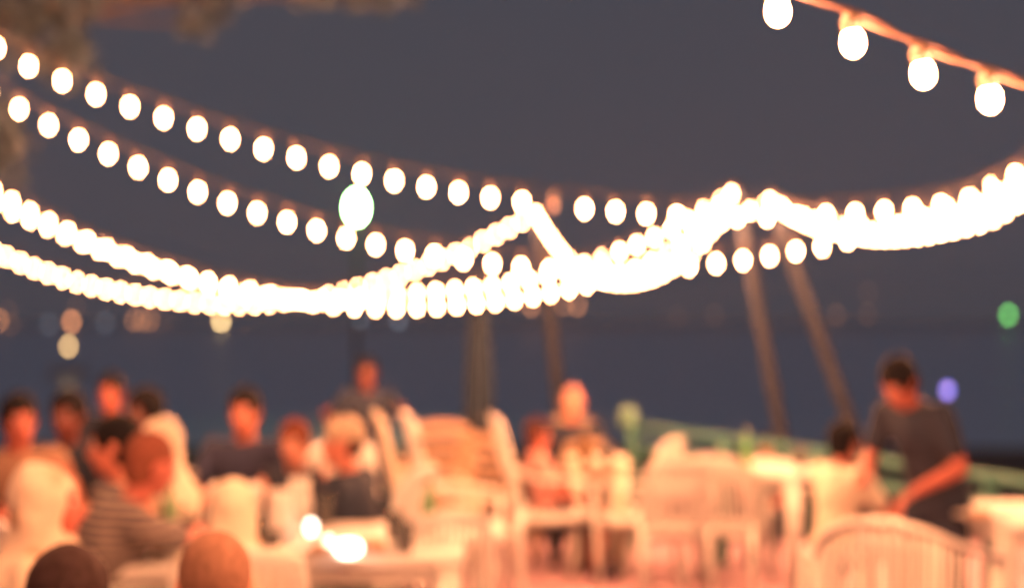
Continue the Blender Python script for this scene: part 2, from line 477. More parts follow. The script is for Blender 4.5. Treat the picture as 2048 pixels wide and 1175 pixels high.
bm = bmesh.new(); ell(bm, (0, 0, bc.z+1.15), (.12, .12, .12)); meshobj('lamp', bm, mat('boat_lamp', (.8, .8, .8), .4, 0, emit=(1, .6, .24), strength=14), boat)

# greenish floodlight on its mast
fc = at(713, 415, 42)
fl = empty('floodlight_mast', (fc.x, fc.y, -1.2), 0, 'greenish white floodlight on a dark mast between the two upper strings', 'floodlight')
bm = bmesh.new(); lathe(bm, [(.09, 0), (.08, 1), (.05, fc.z+1.2-.3)], 10); meshobj('mast', bm, DARKM, fl)
bm = bmesh.new(); box(bm, (0, .08, fc.z+1.2), (.56, .16, .8)); bmesh.ops.bevel(bm, geom=bm.edges[:], offset=.03, segments=2, affect='EDGES'); meshobj('housing', bm, DARKM, fl)
bm = bmesh.new(); ell(bm, (0, -.01, fc.z+1.2), (.24, .12, .36)); meshobj('lens', bm, mat('flood_glow', (.8, .9, .8), .3, 0, emit=(.4, 1, .3), strength=130), fl)

pole(Vector((4.22, 8.35, 3.2)), Vector((4.3, 8.5, 0)), .06, .05, 'upright pole beyond the right edge that ends four of the strings')
pole(Vector((2.54, 3.3, 2.1)), Vector((2.6, 3.35, 0)), .05, .04, 'short pole beyond the right edge that ends the nearest string')
# ------------------------------------------------------------------ folded parasol
pc = at(958, 640, 14.2)
par = empty('folded_parasol', (pc.x, pc.y, -.65), 0, 'tall folded grey parasol standing closed behind the chairs', 'parasol')
bm = bmesh.new(); lathe(bm, [(.03, 0), (.025, 2.75), (.02, 2.85)], 10); meshobj('pole', bm, DARKM, par)
bm = bmesh.new(); vs_ = []
for i in range(22):
    t = i/21; z = .72 + 2.08*t
    r = .03 + .1*math.sin(min(1, (1-t)*1.25+.02)*math.pi*.62)**1.0 if t < .98 else .02
    if t < .12: r *= .75 + t*2
    vs_.append([bm.verts.new((r*(1+.09*math.cos(8*a))*math.cos(a), r*(1+.09*math.cos(8*a))*math.sin(a), z)) for a in [2*math.pi*k/48 for k in range(48)]])
for a, b in zip(vs_, vs_[1:]):
    for k in range(48): bm.faces.new((a[k], a[(k+1) % 48], b[(k+1) % 48], b[k]))
bm.faces.new(list(reversed(vs_[0]))); bm.faces.new(vs_[-1])
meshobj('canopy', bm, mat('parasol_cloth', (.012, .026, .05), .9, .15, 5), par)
bm = bmesh.new(); tube(bm, [Vector((math.cos(t)*.17, math.sin(t)*.17, 1.35+.02*math.sin(t))) for t in [2*math.pi*q/20 for q in range(21)]], .015, 6); meshobj('tie_strap', bm, DARKM, par)
bm = bmesh.new(); lathe(bm, [(.28, 0), (.28, .05), (.2, .09), (.05, .12)], 20); meshobj('base', bm, DARKM, par)

# ------------------------------------------------------------------ chairs
def chair_arc(w, z, y, bow, n=9):
    return [Vector((w*(i/(n-1)*2-1), y - bow*(1-(i/(n-1)*2-1)**2), z)) for i in range(n)]

def make_chair(label, m=WHITE, high=.9, style='slat', group='white plastic chairs on the terrace'):
    """moulded garden chair; faces +Y, back at -Y"""
    root = empty('plastic_chair', (0, 0, 0), 0, label, 'chair', group)
    # seat shell
    bm = bmesh.new(); n = 10; top = []; bot = []
    for j in range(n+1):
        v = j/n; y = -.22 + .46*v; hw = .215 + .03*v
        zt = .425 + .03*v - .025*math.sin(v*math.pi) - (.03*(v-.9)/.1 if v > .9 else 0)
        top.append([bm.verts.new((hw*(i/n*2-1), y, zt + .018*abs(i/n*2-1)**3)) for i in range(n+1)])
        bot.append([bm.verts.new((hw*(i/n*2-1)*.995, y, zt - (.022 if 0 < i < n and 0 < j < n else .05))) for i in range(n+1)])
    for j in range(n):
        for i in range(n):
            if style == 'slat' and i % 3 == 1 and 2 <= j <= 7: 
                pass
            bm.faces.new((top[j][i], top[j][i+1], top[j+1][i+1], top[j+1][i])); bm.faces.new((bot[j][i], bot[j+1][i], bot[j+1][i+1], bot[j][i+1]))
    for k in range(n):
        bm.faces.new((top[0][k+1], top[0][k], bot[0][k], bot[0][k+1])); bm.faces.new((top[n][k], top[n][k+1], bot[n][k+1], bot[n][k]))
        bm.faces.new((top[k][0], top[k+1][0], bot[k+1][0], bot[k][0])); bm.faces.new((top[k+1][n], top[k][n], bot[k][n], bot[k+1][n]))
    meshobj('seat', bm, m, root)
    # backrest: side stiles, arched top rail, lower rail and slats
    bm = bmesh.new()
    def bk(u, v):  # u -1..1 across, v 0..1 up
        z = .44 + (high-.44)*v; hw = .205 + .02*math.sin(v*math.pi) - .03*v*v
        y = -.215 - .13*v - .05*(1-u*u) * (.4+.6*v)
        arch = .045*(1-u*u)*v*v
        return Vector((hw*u, y, z + arch))
    for s in (-1, 1): sweep(bm, [bk(s, i/10) for i in range(11)], .045, .024, up=(0, 1, .2))
    sweep(bm, [bk(i/12*2-1, .96) for i in range(13)], .075, .024, up=(0, 1, .2))
    if style == 'slat':
        sweep(bm, [bk(i/12*2-1, .06) for i in range(13)], .04, .02, up=(0, 1, .2))
        for k in range(9):
            u = -.8 + .2*k; sweep(bm, [bk(u, .05 + .9*i/8) for i in range(9)], .026, .012, up=(0, 1, .2), n=8)
    elif style == 'panel':
        sweep(bm, [bk(i/12*2-1, .06) for i in range(13)], .04, .02, up=(0, 1, .2))
        sweep(bm, [bk(i/12*2-1, .66) for i in range(13)], .26*(high-.44)/.46, .016, up=(0, 1, .2))
        for k in range(5):
            u = -.72 + .36*k; sweep(bm, [bk(u, .05 + .6*i/8) for i in range(9)], .07, .012, up=(0, 1, .2), n=8)
    else:
        for k in range(4): sweep(bm, [bk(i/12*2-1, .1 + .22*k) for i in range(13)], .06, .014, up=(0, 1, .2))
    meshobj('backrest', bm, m, root)
    for s in (-1, 1):
        bm = bmesh.new()
        sweep(bm, catmull([bk(s, .48) + Vector((s*.02, .0, 0)), (s*.262, -.12, .655), (s*.275, .08, .65), (s*.262, .2, .63), (s*.25, .235, .58)], 4), [.035]*4 + [.05]*9 + [.045]*4, .02, up=(0, 0, 1))
        meshobj('armrest', bm, m, root)
        bm = bmesh.new(); sweep(bm, [(s*.25, .235, .585), (s*.245, .235, .43), (s*.262, .255, .2), (s*.275, .27, 0)], [.05, .06, .05, .038], .03, up=(0, 1, 0)); meshobj('leg', bm, m, root)
        bm = bmesh.new(); sweep(bm, [(s*.222, -.21, .45), (s*.235, -.235, .3), (s*.25, -.29, 0)], [.06, .05, .036], .03, up=(0, 1, 0)); meshobj('leg', bm, m, root)
    return root
PROTO = {}
def chair_at(loc, yaw, label, style='slat', m=WHITE, high=.9, s=1.0):
    key = (style, m.name, high)
    if key not in PROTO:
        c = PROTO[key] = make_chair(label, m, high, style)
    else:
        c = copy_tree(PROTO[key]); c['label'] = label
    c.location = loc; c.rotation_euler = (0, 0, R(yaw)); c.scale = (s, s, s)
    return c
def chair_px(px, d, yaw, label, style='slat', m=WHITE, high=.9, s=1.0):
    x = (px-1024)*d/FPX
    return chair_at((x, d, .005), yaw, label, style, m, high, s)

# ------------------------------------------------------------------ tables
def make_table(px, d, yaw, label, w=.8, dep=.8, h=.73, m=WHITE, x=None):
    x = (px-1024)*d/FPX
    root = empty('plastic_table', (x, d, .005), R(yaw), label, 'table', 'tables on the terrace')
    bm = bmesh.new()
    def rr(hw, hd, z, r=.07):
        out = []
        for cx, cy, a0 in ((hw-r, hd-r, 0), (-hw+r, hd-r, 90), (-hw+r, -hd+r, 180), (hw-r, -hd+r, 270)):
            for k in range(6):
                a = R(a0 + 18*k); out.append(bm.verts.new((cx + r*math.cos(a), cy + r*math.sin(a), z)))
        return out
    L = [rr(w/2-.02, dep/2-.02, h-.045), rr(w/2, dep/2, h-.045), rr(w/2, dep/2, h-.008), rr(w/2-.012, dep/2-.012, h), rr(w/2-.03, dep/2-.03, h-.003)]
    for a, b in zip(L, L[1:]):
        for k in range(24): bm.faces.new((a[k], a[(k+1) % 24], b[(k+1) % 24], b[k]))
    bm.faces.new(L[-1]); bm.faces.new(list(reversed(L[0])))
    meshobj('tabletop', bm, m, root, smooth=False)
    for sx in (-1, 1):
        for sy in (-1, 1):
            bm = bmesh.new()
            X, Y = sx*(w/2-.07), sy*(dep/2-.07)
            sweep(bm, [(X, Y, h-.046), (X + sx*.005, Y + sy*.005, .4), (X + sx*.02, Y + sy*.02, 0)], [.1, .085, .06], [.1, .085, .06], up=(0, 1, 0)); meshobj('leg', bm, m, root)
    bm = bmesh.new()
    for sx in (-1, 1): box(bm, (sx*(w/2-.08), 0, h-.085), (.02, dep-.24, .07))
    for sy in (-1, 1): box(bm, (0, sy*(dep/2-.08), h-.085), (w-.24, .02, .07))
    meshobj('apron', bm, m, root, smooth=False)
    return root
T1 = make_table(705, 6.05, 2, 'white plastic table with the two glowing lights on it', w=.95, dep=.9)
T4 = make_table(330, 5.75, 5, 'white plastic table in front of the person in the striped shirt', w=.7, dep=.8)
T2 = make_table(1550, 9.1, 44, 'white plastic table with one bright leg in front of the pole pair', w=.62, dep=.75)
T3 = make_table(2085, 6.9, 8, 'white plastic table at the right edge beside the waiter', w=.85, dep=.8)
T5 = make_table(1195, 9.5, 0, 'cream plastic table behind the person in the pink shirt', w=.42, dep=.5, m=WHITE2)
T6 = make_table(560, 8.0, 0, 'white plastic table among the people in the back left', w=.8, dep=.7)

# ------------------------------------------------------------------ things on the tables
def on(px, py, z=.739):
    d = (CAMZ-z)*FPX/(py-HOR); return at(px, py, d)
GLASS = mat('drinking_glass', (.92, .93, .9), .05, 0, trans=.9, ior=1.3)
CERAM = mat('white_ceramic', (.8, .78, .74), .3, .05, 20)
def glass(px, py, label, h=.13, r=.036):
    p = on(px, py); o = empty('glass', p, 0, label, 'glass', 'glasses on the tables')
    bm = bmesh.new(); lathe(bm, [(r*.8, 0), (r*.85, .004), (r, h), (r*.93, h), (r*.78, .012)], 18); meshobj('cup', bm, GLASS, o)
    bm = bmesh.new(); lathe(bm, [(r*.74, .013), (r*.84, h*.62), (r*.2, h*.621)], 18); meshobj('drink', bm, mat('drink', (.45, .16, .05), .15, 0), o); return o
def bottle(px, py, label, col, h=.24):
    p = on(px, py); o = empty('bottle', p, 0, label, 'bottle', 'bottles on the tables')
    bm = bmesh.new(); lathe(bm, [(.03, 0), (.033, .006), (.033, h*.55), (.026, h*.66), (.014, h*.78), (.013, h*.94), (.015, h*.95), (.015, h*.97)], 18)
    meshobj('body', bm, mat('bottle_%.2f_%.2f' % col[:2], col, .15, .05, 10), o)
    bm = bmesh.new(); lathe(bm, [(.0155, h*.97), (.0155, h), (.01, h+.003)], 14); meshobj('cap', bm, CERAM, o)
    return o
def plate(px, py, label, r=.12):
    p = on(px, py); o = empty('plate', p, 0, label, 'plate', 'plates on the tables')
    bm = bmesh.new(); lathe(bm, [(r*.5, 0), (r*.6, .004), (r, .018), (r, .022), (r*.58, .009)], 28); meshobj('dish', bm, CERAM, o)
    bm = bmesh.new(); ell(bm, (0, 0, .02), (r*.45, r*.4, .022)); meshobj('food', bm, mat('food', (.4, .2, .08), .7, .5, 30, .5), o); return o
def jug(px, py, label, h=.22, r=.06, s=1):
    p = on(px, py); o = empty('jug', p, R(random.uniform(0, 360)), label, 'jug')
    bm = bmesh.new(); lathe(bm, [(r*.8, 0), (r, .01), (r*1.05, h*.45), (r*.8, h*.8), (r*.92, h), (r*.84, h), (r*.7, h*.78), (r*.9, h*.4), (r*.7, .02)], 22); meshobj('body', bm, CERAM, o)
    bm = bmesh.new(); tube(bm, catmull([(r*.85, 0, h*.85), (r*1.7, 0, h*.8), (r*1.75, 0, h*.45), (r, 0, h*.25)], 6), .009, 8); meshobj('handle', bm, CERAM, o); return o
def lantern(px, py, label, r, h, st):
    p = on(px, py); o = empty('table_light', p, 0, label, 'table light')
    bm = bmesh.new(); lathe(bm, [(r*1.1, 0), (r*1.15, .006), (r*1.1, .014), (r*.9, .016)], 22); meshobj('base', bm, CERAM, o)
    bm = bmesh.new(); ell(bm, (0, 0, .017+h*.5), (r, r*.8, h*.5)); meshobj('globe', bm, mat('led_%d' % px, (.9, .9, .9), .4, 0, emit=(1, .82, .66), strength=st), o); return o
lantern(622, 1074, 'small round white light at the back of the left table', .026, .056, 7)
lantern(697, 1116, 'larger white light glowing on the front of the left table', .055, .052, 9)
lantern(658, 1098, 'small added glow bridging the two larger table lights, no lamp of its own', .02, .036, 4)  # added glow that joins the pair; no real lamp stands here
jug(560, 1075, 'white jug to the left of the glowing table lights', .2, .06)
jug(600, 1045, 'white jug behind the small glowing table light', .2, .055)
glass(520, 1092, 'glass of amber drink left of the white jugs'); glass(650, 1050, 'glass of amber drink behind the larger table light'); glass(790, 1085, 'glass of amber drink right of the larger table light')
plate(745, 1098, 'white plate of food right of the larger table light'); plate(500, 1098, 'white plate of food near the left end of the table with lights')
bottle(388, 1050, 'dark brown bottle standing beside the person in the white scarf', (.05, .03, .02))
bottle(340, 1080, 'pale green bottle on the table in front of the striped shirt', (.2, .35, .2))
plate(330, 1110, 'white plate on the table in front of the striped shirt')
bottle(1492, 938, 'green bottle on the table before the pole pair', (.1, .3, .12)); glass(1600, 934, 'glass of amber drink on the table before the pole pair')
bottle(1170, 925, 'brown bottle on the table behind the pink shirt', (.12, .06, .02)); glass(1215, 925, 'glass of amber drink on the table behind the pink shirt')
plate(1960, 1035, 'white plate on the table at the right edge')
glass(545, 1108, 'short glass of amber drink at the front left of the table with lights', .09, .034); glass(810, 1104, 'glass of amber drink by the front right corner of the table with lights', .12)
plate(640, 1106, 'white plate between the two table lights and the table edge', .1); bottle(480, 1078, 'brown bottle at the left end of the table with lights', (.12, .06, .02)); bottle(858, 1062, 'pale green bottle at the back right of the table with lights', (.2, .35, .2))
glass(300, 1085, 'glass of amber drink left of the pale green bottle by the striped shirt'); glass(372, 1100, 'glass of amber drink right of the plate by the striped shirt')
glass(540, 975, 'glass of amber drink on the back left table'); bottle(600, 972, 'pale green bottle on the back left table', (.2, .35, .2)); plate(505, 985, 'white plate on the back left table')

# ------------------------------------------------------------------ turquoise fence along the terrace edge
fence = empty('rail_fence', at(1255, 850, 10.3), 0, 'turquoise painted rail fence along the edge of the terrace', 'fence')
fb = Vector(fence.location)
def fence_pt(px):
    t = (px-1255)/(2150-1255); d = 10.3 + (7.4-10.3)*t; return at(px, 850 + .142*(px-1255), d)
bm = bmesh.new(); sweep(bm, [fence_pt(1255 + 60*i) - fb for i in range(16)], .04, .05); meshobj('top_rail', bm, MINT, fence)
for off in (.15,):
    bm = bmesh.new(); sweep(bm, [fence_pt(1255 + 60*i) - fb - Vector((0, 0, off)) for i in range(16)], .025, .06); meshobj('board', bm, MINT, fence)
for px in (1255, 1435, 1620, 1965, 2130):
    p = fence_pt(px) + Vector((.03, -.05, 0)); bm = bmesh.new(); box(bm, Vector((p.x, p.y, (p.z+.02)/2)) - fb, (.075, .06, p.z+.02)); meshobj('post', bm, MINT, fence, smooth=False)
bm = bmesh.new(); p = fence_pt(1255); ell(bm, Vector((0, -.05, .06)), (.075, .075, .08)); meshobj('post_knob', bm, mat('pale_knob', (.14, .31, .24), .5, .1, 9), fence)

# ------------------------------------------------------------------ tree at upper left
def leaf_crown(bm, c, rad, n, size):
    for _ in range(n):
        v = Vector((random.gauss(0, 1), random.gauss(0, 1), random.gauss(0, 1))).normalized() * (random.random()**.45)
        p = Vector(c) + Vector((v.x*rad[0], v.y*rad[1], v.z*rad[2]))
        a = Vector((random.gauss(0, 1), random.gauss(0, 1), random.gauss(0, .6))).normalized(); b = a.cross(Vector((random.gauss(0, 1), random.gauss(0, 1), random.gauss(0, 1)))).normalized()
        s = size*random.uniform(.6, 1.3)
        bm.faces.new([bm.verts.new(p - a*s), bm.verts.new(p + b*s*.4), bm.verts.new(p + a*s), bm.verts.new(p - b*s*.4)])
tb = Vector((-5.9, 10.2, 0))
tree = empty('tree', tb, 0, 'leafy tree leaning in from the upper left with dimly lit branches', 'tree')
bm = bmesh.new()
tube(bm, catmull([(0, 0, -.8), (.1, 0, .9), (.3, .1, 2.2), (.5, .1, 3.4)], 6), [.24 - .005*i for i in range(19)], 12)
CL = [at(60, 40, 10.2), at(20, -40, 9.8), at(130, 110, 10.5), at(110, -30, 10), at(430, -10, 10.8), at(395, 45, 10.8), at(620, -25, 11), at(770, -14, 11), at(690, -60, 11), at(250, -90, 10.4), at(15, 300, 9.6), at(-50, 250, 9.4), at(690, 275, 12.5)]
for i, c in enumerate(CL[:-1]):
    q = c - tb; tube(bm, catmull([(.4, .1, 2.6 + .1*i/3), Vector((.4, .1, 3.0)).lerp(q, .5) + Vector((0, 0, .35)), q], 6), [.05 - .0037*k for k in range(13)], 8)
meshobj('trunk', bm, BARK, tree)
bm = bmesh.new()
SZ = [(.45, .4, .4), (.4, .4, .3), (.3, .3, .3), (.4, .4, .3), (.28, .3, .2), (.2, .25, .13), (.3, .3, .17), (.3, .3, .16), (.4, .4, .3), (.5, .5, .35), (.22, .3, .26), (.35, .35, .35)]
for c, r_ in zip(CL, SZ): leaf_crown(bm, c - tb, r_, int(2600*r_[0]*r_[2]/.16*.075)+40, .07)
meshobj('crown', bm, LEAF, tree, smooth=False)

# ------------------------------------------------------------------ people
def SKIN(name, c): return mat('skin_' + name, c, .5, .1, 14)
SK = {'a': SKIN('tan', (.6, .21, .15)), 'b': SKIN('deep', (.47, .14, .105)), 'd': SKIN('dark', (.17, .05, .045)), 'c': SKIN('fair', (.66, .3, .22))}  # darkest skin has the weaker light on the back figures in its colour
def HAIR(c): return mat('hair_%d_%d' % (c[0]*1000, c[2]*1000), c, .7, .22, 50, .4, spec=.06)
DARKH = (.009, .009, .013); BROWNH = (.06, .03, .02)
def CLOTH(name, c): return mat('cloth_' + name, c, .85, .12, 8, .1)
DC = CLOTH('charcoal', (.045, .05, .085)); BLK = CLOTH('black', (.018, .028, .055)); CREAM = CLOTH('cream', (.74, .67, .55)); NAVY = CLOTH('navy', (.03, .04, .09))
DENIM = CLOTH('denim', (.07, .09, .16)); PINK = CLOTH('pink', (.6, .3, .27)); ORANGE = CLOTH('orange', (.7, .33, .22)); BEIGE = CLOTH('beige', (.5, .4, .3))
STRIPE = stripes('cloth_striped', (.04, .04, .06), (.4, .32, .27), 10.5, 'Z', .6)
PATT = flowers('cloth_patterned', (.45, .3, .2), (.72, .62, .5), 9)
EYEW = mat('eye_white', (.7, .68, .65), .2, 0); EYED = mat('eye_iris', (.02, .015, .01), .15, 0)

def ik(S, H, a, b, hint):
    v = H - S; L = min(v.length, (a+b)*.995); dirn = v.normalized(); H = S + dirn*L
    x = (a*a - b*b + L*L)/(2*L); h = math.sqrt(max(0, a*a - x*x))
    n = hint - dirn*hint.dot(dirn); n.normalize()
    return S + dirn*x + n*h, H

def hand(bm, wrist, d, n, side):
    """d = finger direction, n = palm normal (out of the back of the hand)"""
    d = d.normalized(); n = (n - d*n.dot(d)).normalized(); s = d.cross(n) * side
    palm = wrist + d*.048
    ell(bm, palm, (.04, .052, .017), s, d, n, 12, 8)
    for k, ln in enumerate((.068, .078, .072, .056)):
        o = -.03 + .02*k
        p0 = wrist + d*.088 - s*o; p1 = p0 + d*ln*.45 - n*.006 - s*o*.12; p2 = p1 + d*ln*.34 - n*.016; p3 = p2 + d*ln*.2 - n*.018
        cap(bm, p0, p1, .0085, .008, 8, 3); cap(bm, p1, p2, .008, .0075, 8, 3); cap(bm, p2, p3, .0075, .006, 8, 3)
    t0 = wrist + d*.03 + s*.032; t1 = t0 + d*.028 + s*.026 - n*.008; t2 = t1 + d*.03 + s*.008 - n*.006
    cap(bm, t0, t1, .012, .01, 8, 3); cap(bm, t1, t2, .01, .0075, 8, 3)

def person(px, py, yaw, label, skin='a', hair='short', hcol=DARKH, shirt=DC, legs=BLK, s=1.0, pose='sit', lean=.12, side=0.0, hyaw=0, hpitch=0,
           hands=None, sleeve='short', shorts=False, d=None, gz=0.0, scarf=None, vox=.0085, chair=None, stool=None, feet=None, female=False, shift=(0, 0)):
    V = Vector
    yaw = R(yaw)
    Hz = .5 if pose == 'sit' else .93
    H = V((0, 0, Hz))
    u = V((math.sin(side), math.sin(lean), math.cos(lean)*math.cos(side))).normalized()
    r = V((1, 0, 0)); r = (r - u*r.dot(u)).normalized(); f = u.cross(r)
    sw = .155 if female else .175
    S = H + u*.47; N = H + u*.53
    hu = (u*.55 + V((0, 0, 1))*.45).normalized()
    hf = Matrix.Rotation(R(hyaw), 3, 'Z') @ f; hf = (hf - hu*hf.dot(hu)).normalized()
    hr = hf.cross(hu)
    M = Matrix.Rotation(R(hpitch), 3, hr); hf = M @ hf; hu = M @ hu
    C = N + (u*.4 + hu*.6).normalized()*.15 + hf*.02           # head centre
    # placement: put the head centre on its pixel
    if d is None:
        d = (CAMZ - gz - s*C.z)*FPX/(py-HOR)
    else:
        s = (CAMZ - (py-HOR)*d/FPX - gz)/C.z
    tgt = at(px, py, d)
    rot = Matrix.Rotation(yaw, 3, 'Z')
    off = rot @ V((C.x*s, C.y*s, 0))
    loc = V((tgt.x - off.x, tgt.y - off.y, gz))
    root = empty('person', loc, yaw, label, 'person'); root.scale = (s, s, s)
    # joints
    sh = {1: S + r*sw, -1: S - r*sw}
    if hands is None: hands = {1: V((.13, .34, .6)), -1: V((-.13, .34, .6))} if pose == 'sit' else {1: V((.27, .06, .82)), -1: V((-.27, .06, .82))}
    else: hands = {1: V(hands[0]), -1: V(hands[1])}
    el = {}; wr = {}
    for k in (1, -1):
        el[k], wr[k] = ik(sh[k], hands[k], .285, .25, V((k*.55, -.35, -.8)))
    hip = {1: H + r*.09, -1: H - r*.09}; kn = {}; an = {}
    for k in (1, -1):
        if pose == 'sit':
            kn[k] = H + V((k*.13, .43, .0)); an[k] = V((k*.13, .4, .09))
        else:
            an[k] = V((k*.11, -.02 + k*.06, .09)); kn[k], _ = ik(hip[k], an[k], .43, .42, V((0, 1, 0)))
        if feet: an[k] = V(feet[0 if k == 1 else 1]); kn[k], an[k] = ik(hip[k], an[k], .44, .42, V((0, .6, 1)))
    fem = .93 if female else 1
    def torso(bm, e):
        ell(bm, H + u*.03, (.165+e, .12+e, .12+e), r, f, u)
        ell(bm, H + u*.2, ((.14*fem)+e, .1+e, .17+e), r, f, u)
        ell(bm, H + u*.36, ((.165*fem)+e, .112+e, .17+e), r, f, u)
        if female: 
            for k in (1, -1): ell(bm, H + u*.33 + r*k*.07 + f*.075, (.06+e, .055+e, .06+e), r, f, u)
        cap(bm, sh[1] - r*.03 - u*.015, sh[-1] + r*.03 - u*.015, .062+e, .062+e)
        cap(bm, S - u*.02, S + u*.012, .078+e*.6, .066+e*.6)
    bm = bmesh.new()
    torso(bm, 0); cap(bm, N - u*.03, C - hu*.06, .058, .055)
    for k in (1, -1):
        cap(bm, sh[k], el[k], .052, .04); cap(bm, el[k], el[k].lerp(wr[k], .3), .041, .043); cap(bm, el[k].lerp(wr[k], .3), wr[k], .043, .027)
        hand(bm, wr[k], (wr[k]-el[k]).normalized()*.8 + f*.3 - V((0, 0, .15)), V((k*.15, 0, 1)) if abs((wr[k]-el[k]).normalized().z) < .8 else V((k, .2, 0)), -k)
        cap(bm, hip[k], kn[k], .088, .06); cap(bm, kn[k], kn[k].lerp(an[k], .3), .06, .057); cap(bm, kn[k].lerp(an[k], .3), an[k], .057, .038)
        cap(bm, an[k] - V((0, .03, .045)), an[k] + V((0, .14, -.062)), .04, .03)
    # head
    ell(bm, C + hu*.015 - hf*.01, (.077, .097, .1), hr, hf, hu, 24, 16)
    ell(bm, C - hu*.05 + hf*.028, (.062, .068, .075), hr, hf, hu, 20, 14)
    ell(bm, C - hu*.105 + hf*.062, (.026, .024, .02), hr, hf, hu, 12, 8)
    cap(bm, C + hf*.088 + hu*.012, C + hf*.108 - hu*.034, .009, .014, 10, 4)
    for k in (1, -1):
        ell(bm, C + hr*k*.012 + hf*.1 - hu*.036, (.009, .01, .009), hr, hf, hu, 8, 6)
        ell(bm, C + hr*k*.078 - hf*.008 - hu*.008, (.012, .022, .032), hr, hf, hu, 10, 8)
        cap(bm, C + hr*k*.012 + hf*.086 + hu*.028, C + hr*k*.05 + hf*.07 + hu*.028, .009, .008, 8, 3)
        ell(bm, C + hr*k*.04 + hf*.062 - hu*.03, (.022, .018, .02), hr, hf, hu, 10, 8)
    cap(bm, C - hr*.02 + hf*.09 - hu*.066, C + hr*.02 + hf*.09 - hu*.066, .007, .007, 8, 3)
    cap(bm, C - hr*.017 + hf*.088 - hu*.078, C + hr*.017 + hf*.088 - hu*.078, .008, .008, 8, 3)
    fuse('body', bm, vox, SK[skin], root, 2)
    for k in (1, -1):
        bm = bmesh.new(); ell(bm, C + hr*k*.031 + hf*.081 + hu*.008, (.0115, .01, .0075), hr, hf, hu, 12, 8); e_ = meshobj('eye', bm, EYEW, root)
        bm = bmesh.new(); ell(bm, C + hr*k*.031 + hf*.0885 + hu*.008, (.0055, .0035, .0055), hr, hf, hu, 10, 6); meshobj('iris', bm, EYED, e_)
    # hair, scarf, hat
    if hair in ('short', 'long', 'buzz', 'tied'):
        bm = bmesh.new(); t = .005 if hair == 'buzz' else .014
        ell(bm, C + hu*.032 - hf*.02, (.078+t, .093+t, .09+t), hr, hf, hu, 22, 14)
        ell(bm, C - hu*.035 - hf*.045, (.068+t, .055+t, .06+t), hr, hf, hu, 18, 12)
        if hair == 'long':
            ell(bm, C - hu*.12 - hf*.055, (.09, .05, .15), hr, hf, hu)
            for k in (1, -1): ell(bm, C + hr*k*.078 - hu*.07 - hf*.01, (.026, .045, .12), hr, hf, hu)
            ell(bm, C + hu*.05 - hf*.02, (.09, .1, .085), hr, hf, hu)
        if hair == 'tied': ell(bm, C + hu*.03 - hf*.135, (.04, .04, .04), hr, hf, hu)
        fuse('hair', bm, .009, HAIR(hcol), root, 2, .006 if hair != 'buzz' else .001, 42)
    if hair == 'scarf':
        bm = bmesh.new()
        ell(bm, C + hu*.018 - hf*.028, (.097, .108, .112), hr, hf, hu, 22, 14)
        ell(bm, C - hu*.05 - hf*.03, (.1, .1, .1), hr, hf, hu)
        ell(bm, C - hu*.13 + hf*.02, (.078, .085, .05), hr, hf, hu)
        cap(bm, C - hu*.09 - hf*.02, S - u*.06, .095, .16)
        ell(bm, S - u*.04, (.22, .15, .1), r, f, u)
        fuse('headscarf', bm, .01, scarf or CREAM, root, 3, .012, 16)
    if hair == 'cap':
        bm = bmesh.new(); ell(bm, C + hu*.05 - hf*.012, (.088, .108, .085), hr, hf, hu, 22, 14)
        fuse('cap', bm, .008, BEIGE, root, 2)
        bm = bmesh.new(); ell(bm, C - hu*.02 - hf*.045, (.077, .062, .062), hr, hf, hu, 18, 12); fuse('hair', bm, .009, HAIR(hcol), root, 2, .005, 40)
    # clothes
    bm = bmesh.new(); torso(bm, .014)
    for k in (1, -1):
        if sleeve == 'long':
            cap(bm, sh[k], el[k], .068, .056); cap(bm, el[k], el[k].lerp(wr[k], .93), .056, .042)
        elif sleeve == 'short':
            cap(bm, sh[k], sh[k].lerp(el[k], .62), .07, .066)
    if pose == 'stand': cap(bm, H - V((.06, 0, .06)), H + V((.06, 0, -.06)), .13, .13)
    fuse('shirt', bm, .0105, shirt, root, 3, .012, 13)
    bm = bmesh.new()
    ell(bm, H + u*.0, (.178, .134, .12), r, f, u)
    for k in (1, -1):
        if shorts: cap(bm, hip[k], hip[k].lerp(kn[k], .8), .105, .09)
        else:
            cap(bm, hip[k], kn[k], .102, .076); cap(bm, kn[k], kn[k].lerp(an[k], .92), .075, .06)
    fuse('shorts' if shorts else 'trousers', bm, .012, legs, root, 3, .01, 12)
    for k in (1, -1):
        bm = bmesh.new(); cap(bm, an[k] - V((0, .035, .05)), an[k] + V((0, .15, -.06)), .046, .036, 12, 4); box(bm, an[k] + V((0, .055, -.081)), (.085, .25, .016)); fuse('shoe', bm, .008, BLK, root, 1)
    if chair:
        st, m_, hi, lab = chair
        back = rot @ V((0, .03*s, 0))
        chair_at((loc.x + back.x, loc.y + back.y, gz + .005), math.degrees(yaw), lab, st, m_, hi)
    if stool:
        st_ = empty('stool', (loc.x, loc.y, gz + .005), yaw, stool, 'stool')
        bm = bmesh.new(); lathe(bm, [(.15, .40), (.175, .41), (.18, .43), (.165, .442), (.05, .436)], 24); meshobj('seat', bm, WHITE, st_)
        for q in range(4):
            a = R(45 + 90*q); c_, s__ = math.cos(a), math.sin(a)
            bm = bmesh.new(); sweep(bm, [(c_*.13, s__*.13, .405), (c_*.16, s__*.16, .2), (c_*.19, s__*.19, 0)], [.06, .05, .035], [.06, .05, .035], up=(0, 1, 0)); meshobj('leg', bm, WHITE, st_)
    return root

